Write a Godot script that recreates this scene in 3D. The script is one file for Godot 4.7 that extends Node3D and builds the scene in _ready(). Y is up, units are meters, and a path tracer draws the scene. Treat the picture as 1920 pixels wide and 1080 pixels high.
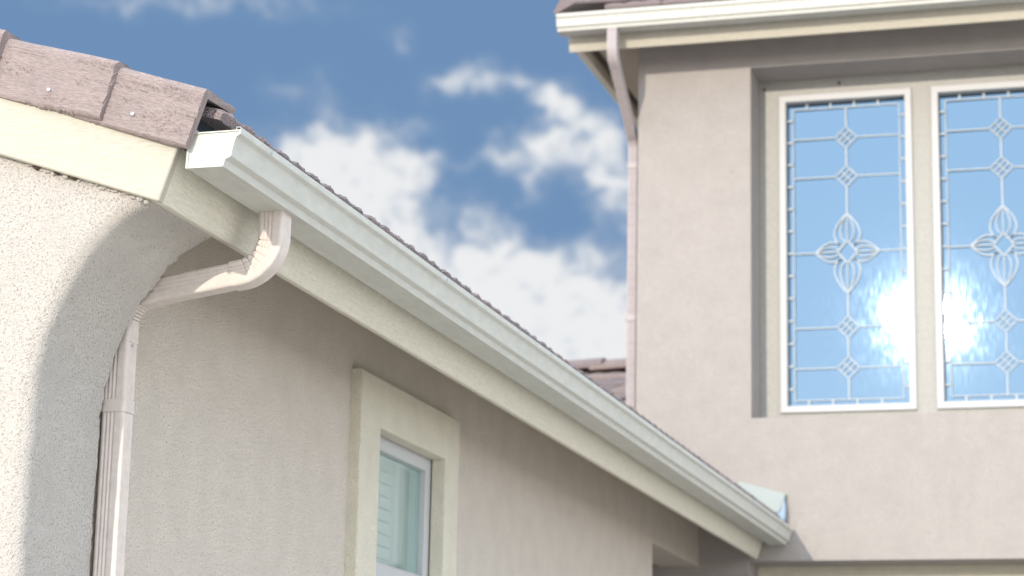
extends Node3D

# ------------------------------------------------------------------ geometry helpers
class Soup:
	var p := PackedVector3Array()   # triangles, counter-clockwise seen from outside
	func tri(a: Vector3, b: Vector3, c: Vector3) -> void:
		p.append(a); p.append(b); p.append(c)
	func quad(a: Vector3, b: Vector3, c: Vector3, d: Vector3) -> void:
		tri(a, b, c); tri(a, c, d)
	func box(lo: Vector3, hi: Vector3, ch := 0.0) -> void:
		if ch <= 0.0:
			ch = 0.0
			var v := []
			for i in 8:
				v.append(Vector3(hi.x if i & 1 else lo.x, hi.y if i & 2 else lo.y, hi.z if i & 4 else lo.z))
			for f in [[4, 5, 7, 6], [1, 0, 2, 3], [5, 1, 3, 7], [0, 4, 6, 2], [6, 7, 3, 2], [0, 1, 5, 4]]:
				quad(v[f[0]], v[f[1]], v[f[2]], v[f[3]])
			return
		var c := (lo + hi) / 2.0
		var h := (hi - lo) / 2.0
		ch = minf(ch, minf(h.x, minf(h.y, h.z)) * 0.9)
		for ax in 3:
			var b := (ax + 1) % 3
			var d := (ax + 2) % 3
			for s in [-1.0, 1.0]:
				var q := []
				for k in [[-1, -1], [1, -1], [1, 1], [-1, 1]]:
					var w := Vector3()
					w[ax] = s * h[ax]
					w[b] = k[0] * (h[b] - ch)
					w[d] = k[1] * (h[d] - ch)
					q.append(c + w)
				if s > 0: quad(q[0], q[1], q[2], q[3])
				else: quad(q[3], q[2], q[1], q[0])
			for sb in [-1.0, 1.0]:
				for sd in [-1.0, 1.0]:
					var e := []
					for k in [[-1, 0], [1, 0], [1, 1], [-1, 1]]:
						var w := Vector3()
						w[ax] = k[0] * (h[ax] - ch)
						w[b] = sb * (h[b] - (0.0 if k[1] == 0 else ch))
						w[d] = sd * (h[d] - (ch if k[1] == 0 else 0.0))
						e.append(c + w)
					if sb * sd > 0: quad(e[0], e[1], e[2], e[3])
					else: quad(e[3], e[2], e[1], e[0])
		for i in 8:
			var s := Vector3(1 if i & 1 else -1, 1 if i & 2 else -1, 1 if i & 4 else -1)
			var x := c + s * Vector3(h.x, h.y - ch, h.z - ch)
			var y := c + s * Vector3(h.x - ch, h.y, h.z - ch)
			var z := c + s * Vector3(h.x - ch, h.y - ch, h.z)
			if s.x * s.y * s.z > 0: tri(x, y, z)
			else: tri(z, y, x)
	func loft(rings: Array, closed := true) -> void:
		for k in rings.size() - 1:
			var a: PackedVector3Array = rings[k]
			var b: PackedVector3Array = rings[k + 1]
			for i in (a.size() if closed else a.size() - 1):
				var j := (i + 1) % a.size()
				quad(a[i], a[j], b[j], b[i])
	func cap(ring: PackedVector3Array, n: Vector3) -> void:    # a flat polygon that faces n
		var u := n.cross(Vector3(0.31, 0.77, 0.55)).normalized()
		var v := n.cross(u)
		var flat := PackedVector2Array()
		for q in ring: flat.append(Vector2(q.dot(u), q.dot(v)))
		var t := Geometry2D.triangulate_polygon(flat)
		for i in range(0, t.size(), 3):
			var a := ring[t[i]]
			var b := ring[t[i + 1]]
			var c := ring[t[i + 2]]
			if (b - a).cross(c - a).dot(n) > 0: tri(a, b, c)
			else: tri(a, c, b)
	func prism(pts: PackedVector2Array, to3: Transform3D, z0: float, z1: float) -> void:   # counter-clockwise outline pushed along its z
		var r0 := PackedVector3Array()
		var r1 := PackedVector3Array()
		for q in pts:
			r0.append(to3 * Vector3(q.x, q.y, z0)); r1.append(to3 * Vector3(q.x, q.y, z1))
		loft([r0, r1])
		cap(r0, -to3.basis.z); cap(r1, to3.basis.z)
	func moved(t: Transform3D) -> Soup:
		for i in p.size(): p[i] = t * p[i]
		return self
	func dome(at: Vector3, n: Vector3, r: float, hgt: float) -> void:
		var u := n.cross(Vector3(0.31, 0.77, 0.55)).normalized()
		var v := n.cross(u)
		var rings := []
		for k in 4:
			var f: float = [1.0, 0.95, 0.7, 0.02][k]
			var g: float = [0.0, 0.55, 0.85, 1.0][k]
			var ring := PackedVector3Array()
			for i in 10: ring.append(at + (u * cos(TAU * i / 10) + v * sin(TAU * i / 10)) * r * f + n * hgt * g)
			rings.append(ring)
		loft(rings)

func mesh_of(s: Soup, smooth := 38.0) -> ArrayMesh:
	var pts := s.p
	var n := pts.size() / 3
	var face := PackedVector3Array(); face.resize(n)
	var at := {}
	for f in n:
		face[f] = (pts[f * 3 + 1] - pts[f * 3]).cross(pts[f * 3 + 2] - pts[f * 3])
		if smooth > 0.0:
			for k in 3:
				var key := Vector3i((pts[f * 3 + k] * 8000.0).round())
				if at.has(key): at[key].append(f)
				else: at[key] = PackedInt32Array([f])
	var least := cos(deg_to_rad(smooth))
	var v := PackedVector3Array(); v.resize(n * 3)
	var nn := PackedVector3Array(); nn.resize(n * 3)
	for f in n:
		var own := face[f].normalized()
		for k in 3:
			var sum := own
			if smooth > 0.0:
				sum = Vector3()
				for g in at[Vector3i((pts[f * 3 + k] * 8000.0).round())]:
					if face[g].normalized().dot(own) > least: sum += face[g]
				sum = sum.normalized() if sum.length_squared() > 0 else own
			v[f * 3 + 2 - k] = pts[f * 3 + k]      # Godot's front faces run clockwise
			nn[f * 3 + 2 - k] = sum
	var a := []
	a.resize(Mesh.ARRAY_MAX)
	a[Mesh.ARRAY_VERTEX] = v
	a[Mesh.ARRAY_NORMAL] = nn
	var m := ArrayMesh.new()
	m.add_surface_from_arrays(Mesh.PRIMITIVE_TRIANGLES, a)
	return m

var counts := {}
func numbered(called: String) -> String:
	counts[called] = counts.get(called, -1) + 1
	return called if counts[called] == 0 else "%s_%03d" % [called, counts[called]]

func put(called: String, m: Mesh, mat: Material, parent: Node, at := Transform3D.IDENTITY) -> MeshInstance3D:
	var o := MeshInstance3D.new()
	o.mesh = m
	o.name = numbered(called)
	o.material_override = mat
	o.transform = at
	parent.add_child(o, true)
	return o

func obj(called: String, s: Soup, mat: Material, parent: Node, smooth := 38.0, at := Transform3D.IDENTITY) -> MeshInstance3D:
	return put(called, mesh_of(s, smooth), mat, parent, at)

func thing(called: String, label: String, category: String, group := "") -> Node3D:
	var o := Node3D.new()
	o.name = numbered(called)
	add_child(o, true)
	o.set_meta("label", label)
	o.set_meta("category", category)
	if group: o.set_meta("group", group)
	return o

func node(called: String, parent: Node, at := Transform3D.IDENTITY) -> Node3D:
	var o := Node3D.new()
	o.name = numbered(called)
	o.transform = at
	parent.add_child(o, true)
	return o

# A wall in the (x, y) plane of «t», its face towards +z, with rectangular holes [x0, y0, x1, y1]
func wall_soup(t: Transform3D, x0: float, y0: float, x1: float, y1: float, thick: float, holes := [], step := 0.0) -> Soup:
	var s := Soup.new()
	var xs := [x0, x1]
	var ys := [y0, y1]
	for h in holes:
		for k in [0, 2]:
			if h[k] > x0 and h[k] < x1 and not h[k] in xs: xs.append(h[k])
		for k in [1, 3]:
			if h[k] > y0 and h[k] < y1 and not h[k] in ys: ys.append(h[k])
	xs.sort(); ys.sort()
	var open := func(i: int, j: int) -> bool:
		if i < 0 or j < 0 or i >= xs.size() - 1 or j >= ys.size() - 1: return true
		var mx: float = (xs[i] + xs[i + 1]) / 2.0
		var my: float = (ys[j] + ys[j + 1]) / 2.0
		for h in holes:
			if mx > h[0] and mx < h[2] and my > h[1] and my < h[3]: return true
		return false
	for i in xs.size() - 1:
		for j in ys.size() - 1:
			if open.call(i, j): continue
			var a := Vector3(xs[i], ys[j], 0)
			var b := Vector3(xs[i + 1], ys[j], 0)
			var c := Vector3(xs[i + 1], ys[j + 1], 0)
			var d := Vector3(xs[i], ys[j + 1], 0)
			var k := Vector3(0, 0, -thick)
			s.quad(a, b, c, d)
			s.quad(b + k, a + k, d + k, c + k)
			if open.call(i - 1, j): s.quad(a + k, a, d, d + k)
			if open.call(i + 1, j): s.quad(b, b + k, c + k, c)
			if open.call(i, j - 1): s.quad(a + k, b + k, b, a)
			if open.call(i, j + 1): s.quad(d, c, c + k, d + k)
	return s.moved(t)

# A bevelled ring round a rectangular hole, its face towards +z of «t»
func ring_soup(t: Transform3D, o: Array, h: Array, z0: float, z1: float, ch: float) -> Soup:
	var s := Soup.new()
	var rect := func(r: Array, grow: float, z: float) -> PackedVector3Array:
		return PackedVector3Array([Vector3(r[0] - grow, r[1] - grow, z), Vector3(r[2] + grow, r[1] - grow, z), Vector3(r[2] + grow, r[3] + grow, z), Vector3(r[0] - grow, r[3] + grow, z)])
	s.loft([rect.call(o, 0, z0), rect.call(o, 0, z1 - ch), rect.call(o, -ch * 0.3, z1 - ch * 0.3), rect.call(o, -ch, z1), rect.call(h, ch, z1), rect.call(h, ch * 0.3, z1 - ch * 0.3), rect.call(h, 0, z1 - ch), rect.call(h, 0, z0), rect.call(o, 0, z0)])
	return s.moved(t)

# ------------------------------------------------------------------ materials
func noise(freq: float, octaves: int, seed_: int, kind := FastNoiseLite.TYPE_SIMPLEX_SMOOTH) -> FastNoiseLite:
	var n := FastNoiseLite.new()
	n.seed = seed_
	n.noise_type = kind
	n.frequency = freq
	n.fractal_octaves = octaves
	n.fractal_type = FastNoiseLite.FRACTAL_FBM if octaves > 1 else FastNoiseLite.FRACTAL_NONE
	return n

func bytes_of(n: FastNoiseLite, w: int, h: int) -> PackedByteArray:
	# one quarter of noise and its mirror pictures, so that the tile closes without a seam
	var q := n.get_image(w / 2, h / 2, false, false, true)
	q.convert(Image.FORMAT_L8)
	var im := Image.create_empty(w, h, false, Image.FORMAT_L8)
	var whole := Rect2i(0, 0, w / 2, h / 2)
	im.blit_rect(q, whole, Vector2i(0, 0))
	q.flip_x()
	im.blit_rect(q, whole, Vector2i(w / 2, 0))
	q.flip_y()
	im.blit_rect(q, whole, Vector2i(w / 2, h / 2))
	q.flip_x()
	im.blit_rect(q, whole, Vector2i(0, h / 2))
	return im.get_data()

# fine grain, broad mottles and sparse dark pits: [grey picture, normal map]
func grainy(side: int, fine: float, broad: float, pits: float, seed_: int, bump: float, amount := 1.0) -> Array:
	var a := bytes_of(noise(fine, 3, seed_), side, side)
	var b := bytes_of(noise(broad, 4, seed_ + 1), side, side)
	var c := bytes_of(noise(fine * 0.55, 2, seed_ + 2), side, side)
	var im := Image.create_empty(side, side, false, Image.FORMAT_L8)
	var height := PackedByteArray(); height.resize(side * side)
	var shade := PackedByteArray(); shade.resize(side * side)
	for i in side * side:
		var g := a[i] / 255.0 - 0.5
		var m := b[i] / 255.0 - 0.5
		var k := smoothstep(0.62, 0.86, c[i] / 255.0 + (m * 0.15))
		shade[i] = int(clampf(0.91 + (g * 0.20 + m * 0.08) * amount - k * pits, 0.0, 1.0) * 255.0)
		height[i] = int(clampf(0.5 + g * 0.7 - k * 0.35 + m * 0.12, 0.0, 1.0) * 255.0)
	im.set_data(side, side, false, Image.FORMAT_L8, shade)
	im.convert(Image.FORMAT_RGB8)
	var hm := Image.create_empty(side, side, false, Image.FORMAT_L8)
	hm.set_data(side, side, false, Image.FORMAT_L8, height)
	hm.convert(Image.FORMAT_RGBA8)
	hm.bump_map_to_normal_map(bump)
	return [ImageTexture.create_from_image(im), ImageTexture.create_from_image(hm)]

func mat(called: String, linear: Color, rough: float, metal := 0.0) -> StandardMaterial3D:
	var m := StandardMaterial3D.new()
	m.resource_name = called
	m.albedo_color = linear.linear_to_srgb()
	m.roughness = rough
	m.metallic = metal
	return m

func textured(called: String, linear: Color, rough: float, tex: Array, scale: Vector3, depth := 1.0, in_world := true) -> StandardMaterial3D:
	var m := mat(called, linear, rough)
	if tex[0]: m.albedo_texture = tex[0]
	if depth > 0.0:
		m.normal_enabled = true
		m.normal_texture = tex[1]
		m.normal_scale = depth
	m.uv1_triplanar = true
	m.uv1_world_triplanar = in_world
	m.uv1_triplanar_sharpness = 6.0
	m.uv1_scale = scale
	return m

var M := {}
func materials() -> void:
	var stucco := grainy(1536, 0.38, 0.007, 0.11, 11, 6.0, 0.8)
	var wood := grainy(512, 0.09, 0.02, 0.03, 23, 3.0, 0.55)
	var clay := grainy(512, 0.16, 0.012, 0.42, 31, 12.0)
	var clay_smooth := grainy(512, 0.10, 0.012, 0.0, 37, 5.0)
	var metal := grainy(512, 0.03, 0.008, 0.0, 47, 1.0, 0.3)
	M.pier = textured("cream stucco, darkened for sunlight", Color(0.575, 0.535, 0.49), 0.95, stucco, Vector3.ONE * 0.4167, 0.85)  # colour darkened to hold down the full sun on the gable
	M.front = textured("taupe stucco, darkened for sunlight", Color(0.475, 0.435, 0.41), 0.95, stucco, Vector3.ONE * 0.4167, 0.85)  # sunlit copy of the house stucco, darker to offset the sun
	M.stucco = textured("taupe stucco, darkened for sunlight", Color(0.73, 0.655, 0.57), 0.95, stucco, Vector3.ONE * 0.4167, 0.85)  # shaded copy of the same stucco, lightened to make up for shade
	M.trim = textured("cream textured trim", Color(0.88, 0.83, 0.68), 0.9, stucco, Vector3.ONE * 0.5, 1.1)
	M.wood_z = textured("cream painted board, darkened for sunlight", Color(0.80, 0.76, 0.64), 0.62, wood, Vector3(7, 7, 0.5), 0.5)
	M.wood_x_sunlit = textured("cream painted board, darkened for sunlight", Color(0.55, 0.515, 0.43), 0.85, wood, Vector3(0.5, 7, 7), 0.35)  # same cream paint as the fascia, darkened where full sun falls
	M.casing = textured("cream casing, darkened for sunlight", Color(0.40, 0.39, 0.36), 0.6, wood, Vector3(2, 2, 2), 0.15)  # cream paint darkened because this casing stands in the sun
	M.gutter = textured("pale enamel gutter", Color(0.63, 0.63, 0.575), 0.6, metal, Vector3(2, 2, 0.7), 0.25)
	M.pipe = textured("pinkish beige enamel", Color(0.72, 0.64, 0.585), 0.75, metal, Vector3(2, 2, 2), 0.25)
	M.clay = textured("pinkish concrete tile", Color(0.335, 0.272, 0.262), 0.95, clay_smooth, Vector3(0.8, 5.0, 5.0), 0.8, false)
	M.clay_dark = textured("weathered concrete tile", Color(0.36, 0.30, 0.31), 0.95, clay, Vector3(4, 4, 2.2), 1.0, false)
	M.clay_light = textured("pale concrete tile", Color(0.42, 0.34, 0.34), 0.95, clay, Vector3(4, 4, 2.2), 1.0, false)
	M.slate = mat("dark blue grey underlay", Color(0.055, 0.085, 0.125), 0.6)
	M.deck = mat("roof sheathing", Color(0.10, 0.08, 0.07), 0.9)
	M.soffit = textured("taupe soffit", Color(0.74, 0.66, 0.56), 0.95, stucco, Vector3.ONE * 0.9, 0.6)
	M.vinyl = mat("white vinyl", Color(0.46, 0.465, 0.47), 0.6)
	M.pipe_sunlit = textured("pinkish beige enamel, darkened for sunlight", Color(0.47, 0.42, 0.42), 0.7, metal, Vector3(2, 2, 2), 0.25)  # same paint as the near pipe, darkened because it is sunlit
	M.shutter = mat("white shutter", Color(0.50, 0.53, 0.51), 0.5)
	M.room = mat("grey interior wall", Color(0.32, 0.34, 0.32), 0.9)
	M.screw = mat("painted screw", Color(0.42, 0.50, 0.58), 0.35, 0.5)
	M.nail = mat("galvanised nail", Color(0.62, 0.64, 0.66), 0.4, 0.6)
	M.dark = mat("dark crack", Color(0.05, 0.035, 0.025), 0.9)
	M.flash = mat("pale painted flashing", Color(0.33, 0.37, 0.365), 0.85)
	M.flash_end = mat("galvanised flashing, sky blue painted in", Color(0.28, 0.37, 0.46), 0.9)  # matte blue stands in for the sky mirrored in the metal
	M.ground = textured("dry ground", Color(0.56, 0.49, 0.41), 0.95, stucco, Vector3.ONE * 0.3, 0.5)
	M.drive = textured("concrete", Color(0.64, 0.59, 0.52), 0.9, stucco, Vector3.ONE * 0.5, 0.5)
	# reflective panes: the upper ones are rippled, the small one greenish and partly seen through
	var across := bytes_of(noise(0.045, 2, 71), 512, 512)
	var upright := bytes_of(noise(0.045, 2, 72), 512, 512)
	var im := Image.create_empty(512, 512, false, Image.FORMAT_RGB8)
	var data := PackedByteArray(); data.resize(512 * 512 * 3)
	for i in 512 * 512:
		data[i * 3] = across[i]
		data[i * 3 + 1] = int(128 + (upright[i] - 128) * 0.36)
		data[i * 3 + 2] = 255
	im.set_data(512, 512, false, Image.FORMAT_RGB8, data)
	var g := mat("reflective window glass", Color(0.160, 0.235, 0.310), 0.0180, 1.0)
	g.normal_enabled = true
	g.normal_texture = ImageTexture.create_from_image(im)
	g.normal_scale = 0.0065
	g.uv1_triplanar = true
	g.uv1_world_triplanar = true
	g.uv1_scale = Vector3(2.6, 0.36, 2.6)
	M.mirror = g
	var s := mat("greenish window glass", Color(0.45, 0.72, 0.70, 0.08), 0.05, 0.2)
	s.transparency = BaseMaterial3D.TRANSPARENCY_ALPHA
	M.pane = s
	M.came = mat("frosted bevelled glass", Color(0.33, 0.38, 0.42), 0.5)

# ------------------------------------------------------------------ sky
const CLOUDS := [[-21.26, 15.55, 1.19, 1.13, 1.30], [-20.32, 15.85, 0.66, 0.66, 1.00], [-20.68, 14.52, 1.59, 1.19, 1.30], [-22.10, 15.91, 0.60, 0.46, 0.90], [-19.07, 15.63, 0.73, 0.50, 0.95], [-19.59, 14.82, 0.80, 0.66, 0.80],
	[-18.43, 12.47, 1.46, 1.19, 1.20], [-18.17, 17.77, 0.82, 0.34, 0.62], [-17.07, 17.93, 0.80, 0.34, 0.60], [-16.38, 18.01, 0.40, 0.21, 0.40], [-15.60, 17.49, 0.60, 0.42, 0.95], [-14.90, 16.98, 0.73, 0.53, 0.95],
	[-14.41, 16.26, 0.66, 0.60, 0.90], [-13.99, 15.40, 0.60, 0.66, 1.20], [-16.61, 16.09, 0.53, 0.42, 0.72], [-16.05, 15.57, 0.53, 0.48, 0.68], [-15.93, 16.50, 0.53, 0.34, 0.60], [-17.04, 16.68, 0.34, 0.19, 0.40],
	[-15.51, 16.37, 0.53, 0.48, 0.72], [-17.67, 14.68, 0.50, 0.53, 0.50], [-16.84, 13.90, 0.66, 0.60, 0.95], [-16.00, 13.06, 1.19, 0.66, 1.15], [-17.36, 13.03, 1.19, 0.80, 1.20], [-14.63, 12.55, 1.19, 0.66, 1.25],
	[-14.38, 13.74, 0.80, 0.34, 0.60], [-13.77, 14.41, 0.53, 0.29, 0.55], [-15.29, 11.48, 2.39, 1.06, 1.50], [-19.28, 13.64, 0.66, 0.53, 0.90], [-14.35, 11.49, 1.59, 1.19, 1.40], [-22.44, 17.47, 0.66, 0.42, 0.20],
	[-21.47, 17.32, 0.32, 0.80, 0.18], [-19.38, 18.71, 0.24, 0.29, 0.42], [-19.60, 19.03, 0.53, 0.19, 0.20], [-23.78, 19.58, 3.05, 0.34, 0.34], [-25.83, 19.35, 1.86, 0.27, 0.25], [-27.85, 19.20, 1.59, 0.27, 0.12],
	[-23.21, 16.38, 0.53, 0.40, 0.25], [-19.11, 16.69, 0.66, 0.21, 0.28], [-17.64, 15.94, 0.80, 0.16, 0.30]]
const EXPOSURE := 1.75
var n_big := noise(0.9, 4, 5)
var n_mid := noise(0.8, 3, 6)
var n_far := noise(1.7, 5, 7)
var sun_to := Vector3(-0.1277, 0.2080, 0.9697).normalized()

func sky_at(az: float, el: float) -> Color:      # degrees; az 0 towards -z and growing towards +x
	var d := Vector3(sin(deg_to_rad(az)) * cos(deg_to_rad(el)), sin(deg_to_rad(el)), -cos(deg_to_rad(az)) * cos(deg_to_rad(el)))
	var low := exp(-maxf(d.y, 0.0) / 0.16)
	var near := d.angle_to(sun_to)
	var deep := Vector3(0.148, 0.268, 0.470).lerp(Vector3(0.23, 0.375, 0.585), low) / EXPOSURE
	var pale := Vector3(1.02, 1.20, 1.42).lerp(Vector3(2.45, 2.25, 2.05), exp(-maxf(d.y, 0.0) / 0.11))
	var c := pale.lerp(deep, smoothstep(deg_to_rad(94.0), deg_to_rad(131.0), near))   # deepest blue opposite the hazy sun
	c += Vector3(0.05, 0.05, 0.04) * exp(-near * near / 0.4)
	if el < 0.5: return Color(c.x, c.y, c.z)
	# clouds
	var inside := smoothstep(10.0, 6.0, absf(wrapf(az + 17.0, -180.0, 180.0)) * 0.45) * smoothstep(27.0, 22.0, el)
	var cover := 0.0
	var wa := n_big.get_noise_3d(az * 1.1, el * 1.1, 0.0)
	var wb := n_big.get_noise_3d(az * 1.1, el * 1.1, 40.0)
	var f := n_mid.get_noise_3d(az * 2.0 + wa, el * 2.4 + wb, 9.0)
	if inside > 0.0:
		var x := az + wa * 0.55
		var y := el + wb * 0.42
		var sum := 0.0
		for b in CLOUDS:
			var dx: float = (x - b[0]) / b[2]
			if absf(dx) > 2.2: continue
			var dy: float = (y - b[1]) / b[3]
			if absf(dy) > 2.2: continue
			sum = maxf(sum, 0.0) + b[4] * exp(-(dx * dx + dy * dy) * 1.15)
		var q := minf(sum, 1.5) * (1.0 + 0.62 * f) + 0.12 * f * smoothstep(0.02, 0.3, sum)
		cover = pow(smoothstep(0.0, 1.32, q), 0.85) * inside
	if inside < 1.0:
		var hh := maxf(d.y, 0.06)
		var e := n_far.get_noise_2d(d.x / (hh + 0.25) * 1.5, d.z / (hh + 0.25) * 1.5)
		var sunny := smoothstep(0.35, 0.75, near)          # the air round the sun is clear
		cover = maxf(cover, smoothstep(-0.12, 0.38, e) * 0.92 * (1.0 - inside) * sunny)
	var white := Vector3(0.68, 0.73, 0.78).lerp(Vector3(0.85, 0.86, 0.87), clampf(cover * 1.1 + f * 0.5, 0.0, 1.0))
	white *= lerpf(1.55, 1.0 / EXPOSURE, smoothstep(deg_to_rad(94.0), deg_to_rad(131.0), near))
	c = c.lerp(white, cover)
	return Color(c.x, c.y, c.z)

func sky_image() -> Image:
	var w := 768
	var full := 3072
	var im := Image.create_empty(w, w / 2, false, Image.FORMAT_RGBF)
	im.fill(sky_at(-90, 0))
	for j in w / 4 + 1:
		for i in w:
			im.set_pixel(i, j, sky_at(wrapf((i + 0.5) / w * 360.0, -180.0, 180.0), (0.5 - (j + 0.5) / (w / 2.0)) * 180.0))
	im.resize(full, full / 2, Image.INTERPOLATE_BILINEAR)
	for i in range(int((1.0 - 38.0 / 360.0) * full), full):          # the side that the street looks at, finer
		for j in range(int((0.5 - 25.0 / 180.0) * full / 2), int((0.5 - 3.0 / 180.0) * full / 2)):
			im.set_pixel(i, j, sky_at(wrapf((i + 0.5) / full * 360.0, -180.0, 180.0), (0.5 - (j + 0.5) / (full / 2.0)) * 180.0))
	return im

# ------------------------------------------------------------------ eaves: the same cross-section on both houses. s goes out from the fascia's lower edge, h up, l along.
const PITCH := 18.3
const WING_EAVE := Vector3(-2.262, 2.912, 0.0)
const TOWER_EAVE := Vector3(0.0, 5.784, -12.12)
var wing_frame := Transform3D(Basis.IDENTITY, WING_EAVE)
var tower_frame := Transform3D(Basis(Vector3(0, 0, 1), Vector3(0, 1, 0), Vector3(-1, 0, 0)), TOWER_EAVE)
var slope_up := Vector3(-cos(deg_to_rad(PITCH)), sin(deg_to_rad(PITCH)), 0)
var slope_out := Vector3(sin(deg_to_rad(PITCH)), cos(deg_to_rad(PITCH)), 0)

func fascia_soup(l0: float, l1: float) -> Soup:
	var s := Soup.new()
	s.box(Vector3(-0.036, 0, l0), Vector3(0, 0.14, l1), 0.003)
	return s.moved(Transform3D(Basis(-slope_up, slope_out, Vector3(0, 0, 1)), Vector3.ZERO))

func gutter(t: Transform3D, l0: float, l1: float, caps: Array, screws: Array, label: String) -> void:
	var o := thing("rain_gutter", label, "gutter", "rain gutters along the eaves")
	o.transform = t
	var line := PackedVector2Array([Vector2(0.072, 0.176), Vector2(0.067, 0.0755), Vector2(0.0685, 0.074), Vector2(0.1585, 0.074), Vector2(0.1600, 0.0755), Vector2(0.1635, 0.0895), Vector2(0.1650, 0.0910), Vector2(0.1770, 0.0965), Vector2(0.1785, 0.0985),
		Vector2(0.1790, 0.104), Vector2(0.1802, 0.111), Vector2(0.1818, 0.119), Vector2(0.1838, 0.127), Vector2(0.1860, 0.134), Vector2(0.1882, 0.1400), Vector2(0.1900, 0.1430), Vector2(0.1975, 0.1475), Vector2(0.1992, 0.1490), Vector2(0.2000, 0.1510),
		Vector2(0.2002, 0.1590), Vector2(0.1995, 0.1650), Vector2(0.1978, 0.1665), Vector2(0.1880, 0.1668), Vector2(0.1872, 0.1600)])
	var loop := PackedVector2Array(line)
	for i in range(line.size() - 1, -1, -1):     # the inner face of the sheet
		var a := line[maxi(i - 1, 0)]
		var b := line[mini(i + 1, line.size() - 1)]
		var d := (b - a).normalized()
		loop.append(line[i] + Vector2(-d.y, d.x) * 0.0014)
	var rings := []
	var n := int((l1 - l0) / 0.35) + 2
	for k in n:
		var r := PackedVector3Array()
		var l := lerpf(l0, l1, k / (n - 1.0))
		var dy := sin(l * 2.1) * 0.0006
		for q in loop: r.append(Vector3(q.x, q.y + dy, l))
		rings.append(r)
	var s := Soup.new()
	s.loft(rings)
	s.cap(rings[n - 1], Vector3(0, 0, 1))
	s.cap(rings[0], Vector3(0, 0, -1))
	obj("trough", s, M.gutter, o, 32.0)
	for e in caps:
		var l: float = l1 if e > 0 else l0
		var out := PackedVector2Array()
		for i in range(1, line.size() - 3): out.append(line[i])
		out.append(Vector2(0.0705, 0.158))
		out[out.size() - 2] = Vector2(0.1985, 0.1585)
		var face := Soup.new()
		face.prism(out, Transform3D(), l - 0.003 * e if e > 0 else l, l if e > 0 else l + 0.003)
		var c := obj("end_cap", face, M.gutter, o, 32.0)
		var rim := Soup.new()                    # the crimped edge stands a little proud
		var r0 := PackedVector3Array()
		var r1 := PackedVector3Array()
		var r2 := PackedVector3Array()
		var r3 := PackedVector3Array()
		var mid := Vector2(0.128, 0.118)
		for q in out:
			var inn := q + (mid - q).normalized() * 0.0045
			var grow := q - (mid - q).normalized() * 0.0012
			r0.append(Vector3(grow.x, grow.y, l - 0.012 * e)); r1.append(Vector3(grow.x, grow.y, l + 0.004 * e))
			r2.append(Vector3(inn.x, inn.y, l + 0.004 * e)); r3.append(Vector3(inn.x, inn.y, l - 0.001 * e))
		rim.loft([r0, r1, r2, r3] if e > 0 else [r3, r2, r1, r0])
		obj("rim", rim, M.gutter, c, 32.0)
	for l in screws:
		var k := Soup.new()
		k.dome(Vector3(0.2001, 0.1572, l), Vector3(1, 0, 0), 0.0055, 0.003)
		obj("screw", k, M.screw, o)

# ------------------------------------------------------------------ downspouts
func pipe_section(hu: float, hv: float, flute := 1.0) -> PackedVector2Array:
	var r := 0.009
	var out := PackedVector2Array()
	var du := hu - r
	var dv := hv - r
	var groove := func(x: float, at: Array, w: float) -> float:
		var g := 0.0
		for a in at: g = maxf(g, exp(-pow((x - a) / w, 2.0)))
		return g * flute
	for i in 25:                                  # +u face, five fine flutes
		var x := lerpf(-dv, dv, i / 24.0)
		out.append(Vector2(hu - 0.0030 * groove.call(x, [-0.016, -0.008, 0.0, 0.008, 0.016], 0.0024), x))
	for i in range(1, 5): out.append(Vector2(du + r * cos(PI / 2 * i / 5.0), dv + r * sin(PI / 2 * i / 5.0)))
	for i in 25:                                  # +v face, three flutes towards the wall
		var x := lerpf(du, -du, i / 24.0)
		out.append(Vector2(x, hv - 0.0030 * groove.call(x, [0.002, -0.008, -0.018], 0.0026)))
	for i in range(1, 5): out.append(Vector2(-du - r * sin(PI / 2 * i / 5.0), dv + r * cos(PI / 2 * i / 5.0)))
	out.append(Vector2(-hu, dv)); out.append(Vector2(-hu, 0)); out.append(Vector2(-hu, -dv))
	for i in range(1, 5): out.append(Vector2(-du - r * cos(PI / 2 * i / 5.0), -dv - r * sin(PI / 2 * i / 5.0)))
	out.append(Vector2(-du, -hv)); out.append(Vector2(0, -hv)); out.append(Vector2(du, -hv))
	for i in range(1, 5): out.append(Vector2(du + r * sin(PI / 2 * i / 5.0), -dv - r * cos(PI / 2 * i / 5.0)))
	return out

# stations: [point, tangent, crimp]; v is the axis that the bends turn about. crimp > 0 pinches the +u side, < 0 the -u side.
func sweep(sec: PackedVector2Array, stations: Array, v: Vector3) -> Soup:
	var s := Soup.new()
	var rings := []
	for st in stations:
		var t: Vector3 = st[1]
		var u := v.cross(t).normalized()
		var r := PackedVector3Array()
		for q in sec:
			var k: float = st[2]
			var share := clampf(0.5 - q.x * signf(-k) / 0.06, 0.0, 1.0) if k != 0.0 else 0.0
			var m := q * (1.0 - absf(k) * share)
			r.append(st[0] + u * m.x + v * m.y)
		rings.append(r)
	s.loft(rings)
	s.cap(rings[0], -stations[0][1]); s.cap(rings[rings.size() - 1], stations[stations.size() - 1][1])
	return s

func bend(c: Vector3, v: Vector3, from: Vector3, angle: float, r: float, creases: int, crimp: float) -> Array:
	# an arc round c that starts at c + from * r and turns about v; creases as sharp pinches
	var out := []
	var n := creases * 8
	for i in n + 1:
		var a := angle * i / n
		var rad := from.rotated(v, a)
		var t := v.cross(rad) * signf(angle)
		var k := crimp * (1.0 if i % 8 == 0 else 0.22 if i % 8 == 1 else 0.0) if i > 3 and i < n - 3 else 0.0
		out.append([c + rad * r, t, k])
	return out

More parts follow.
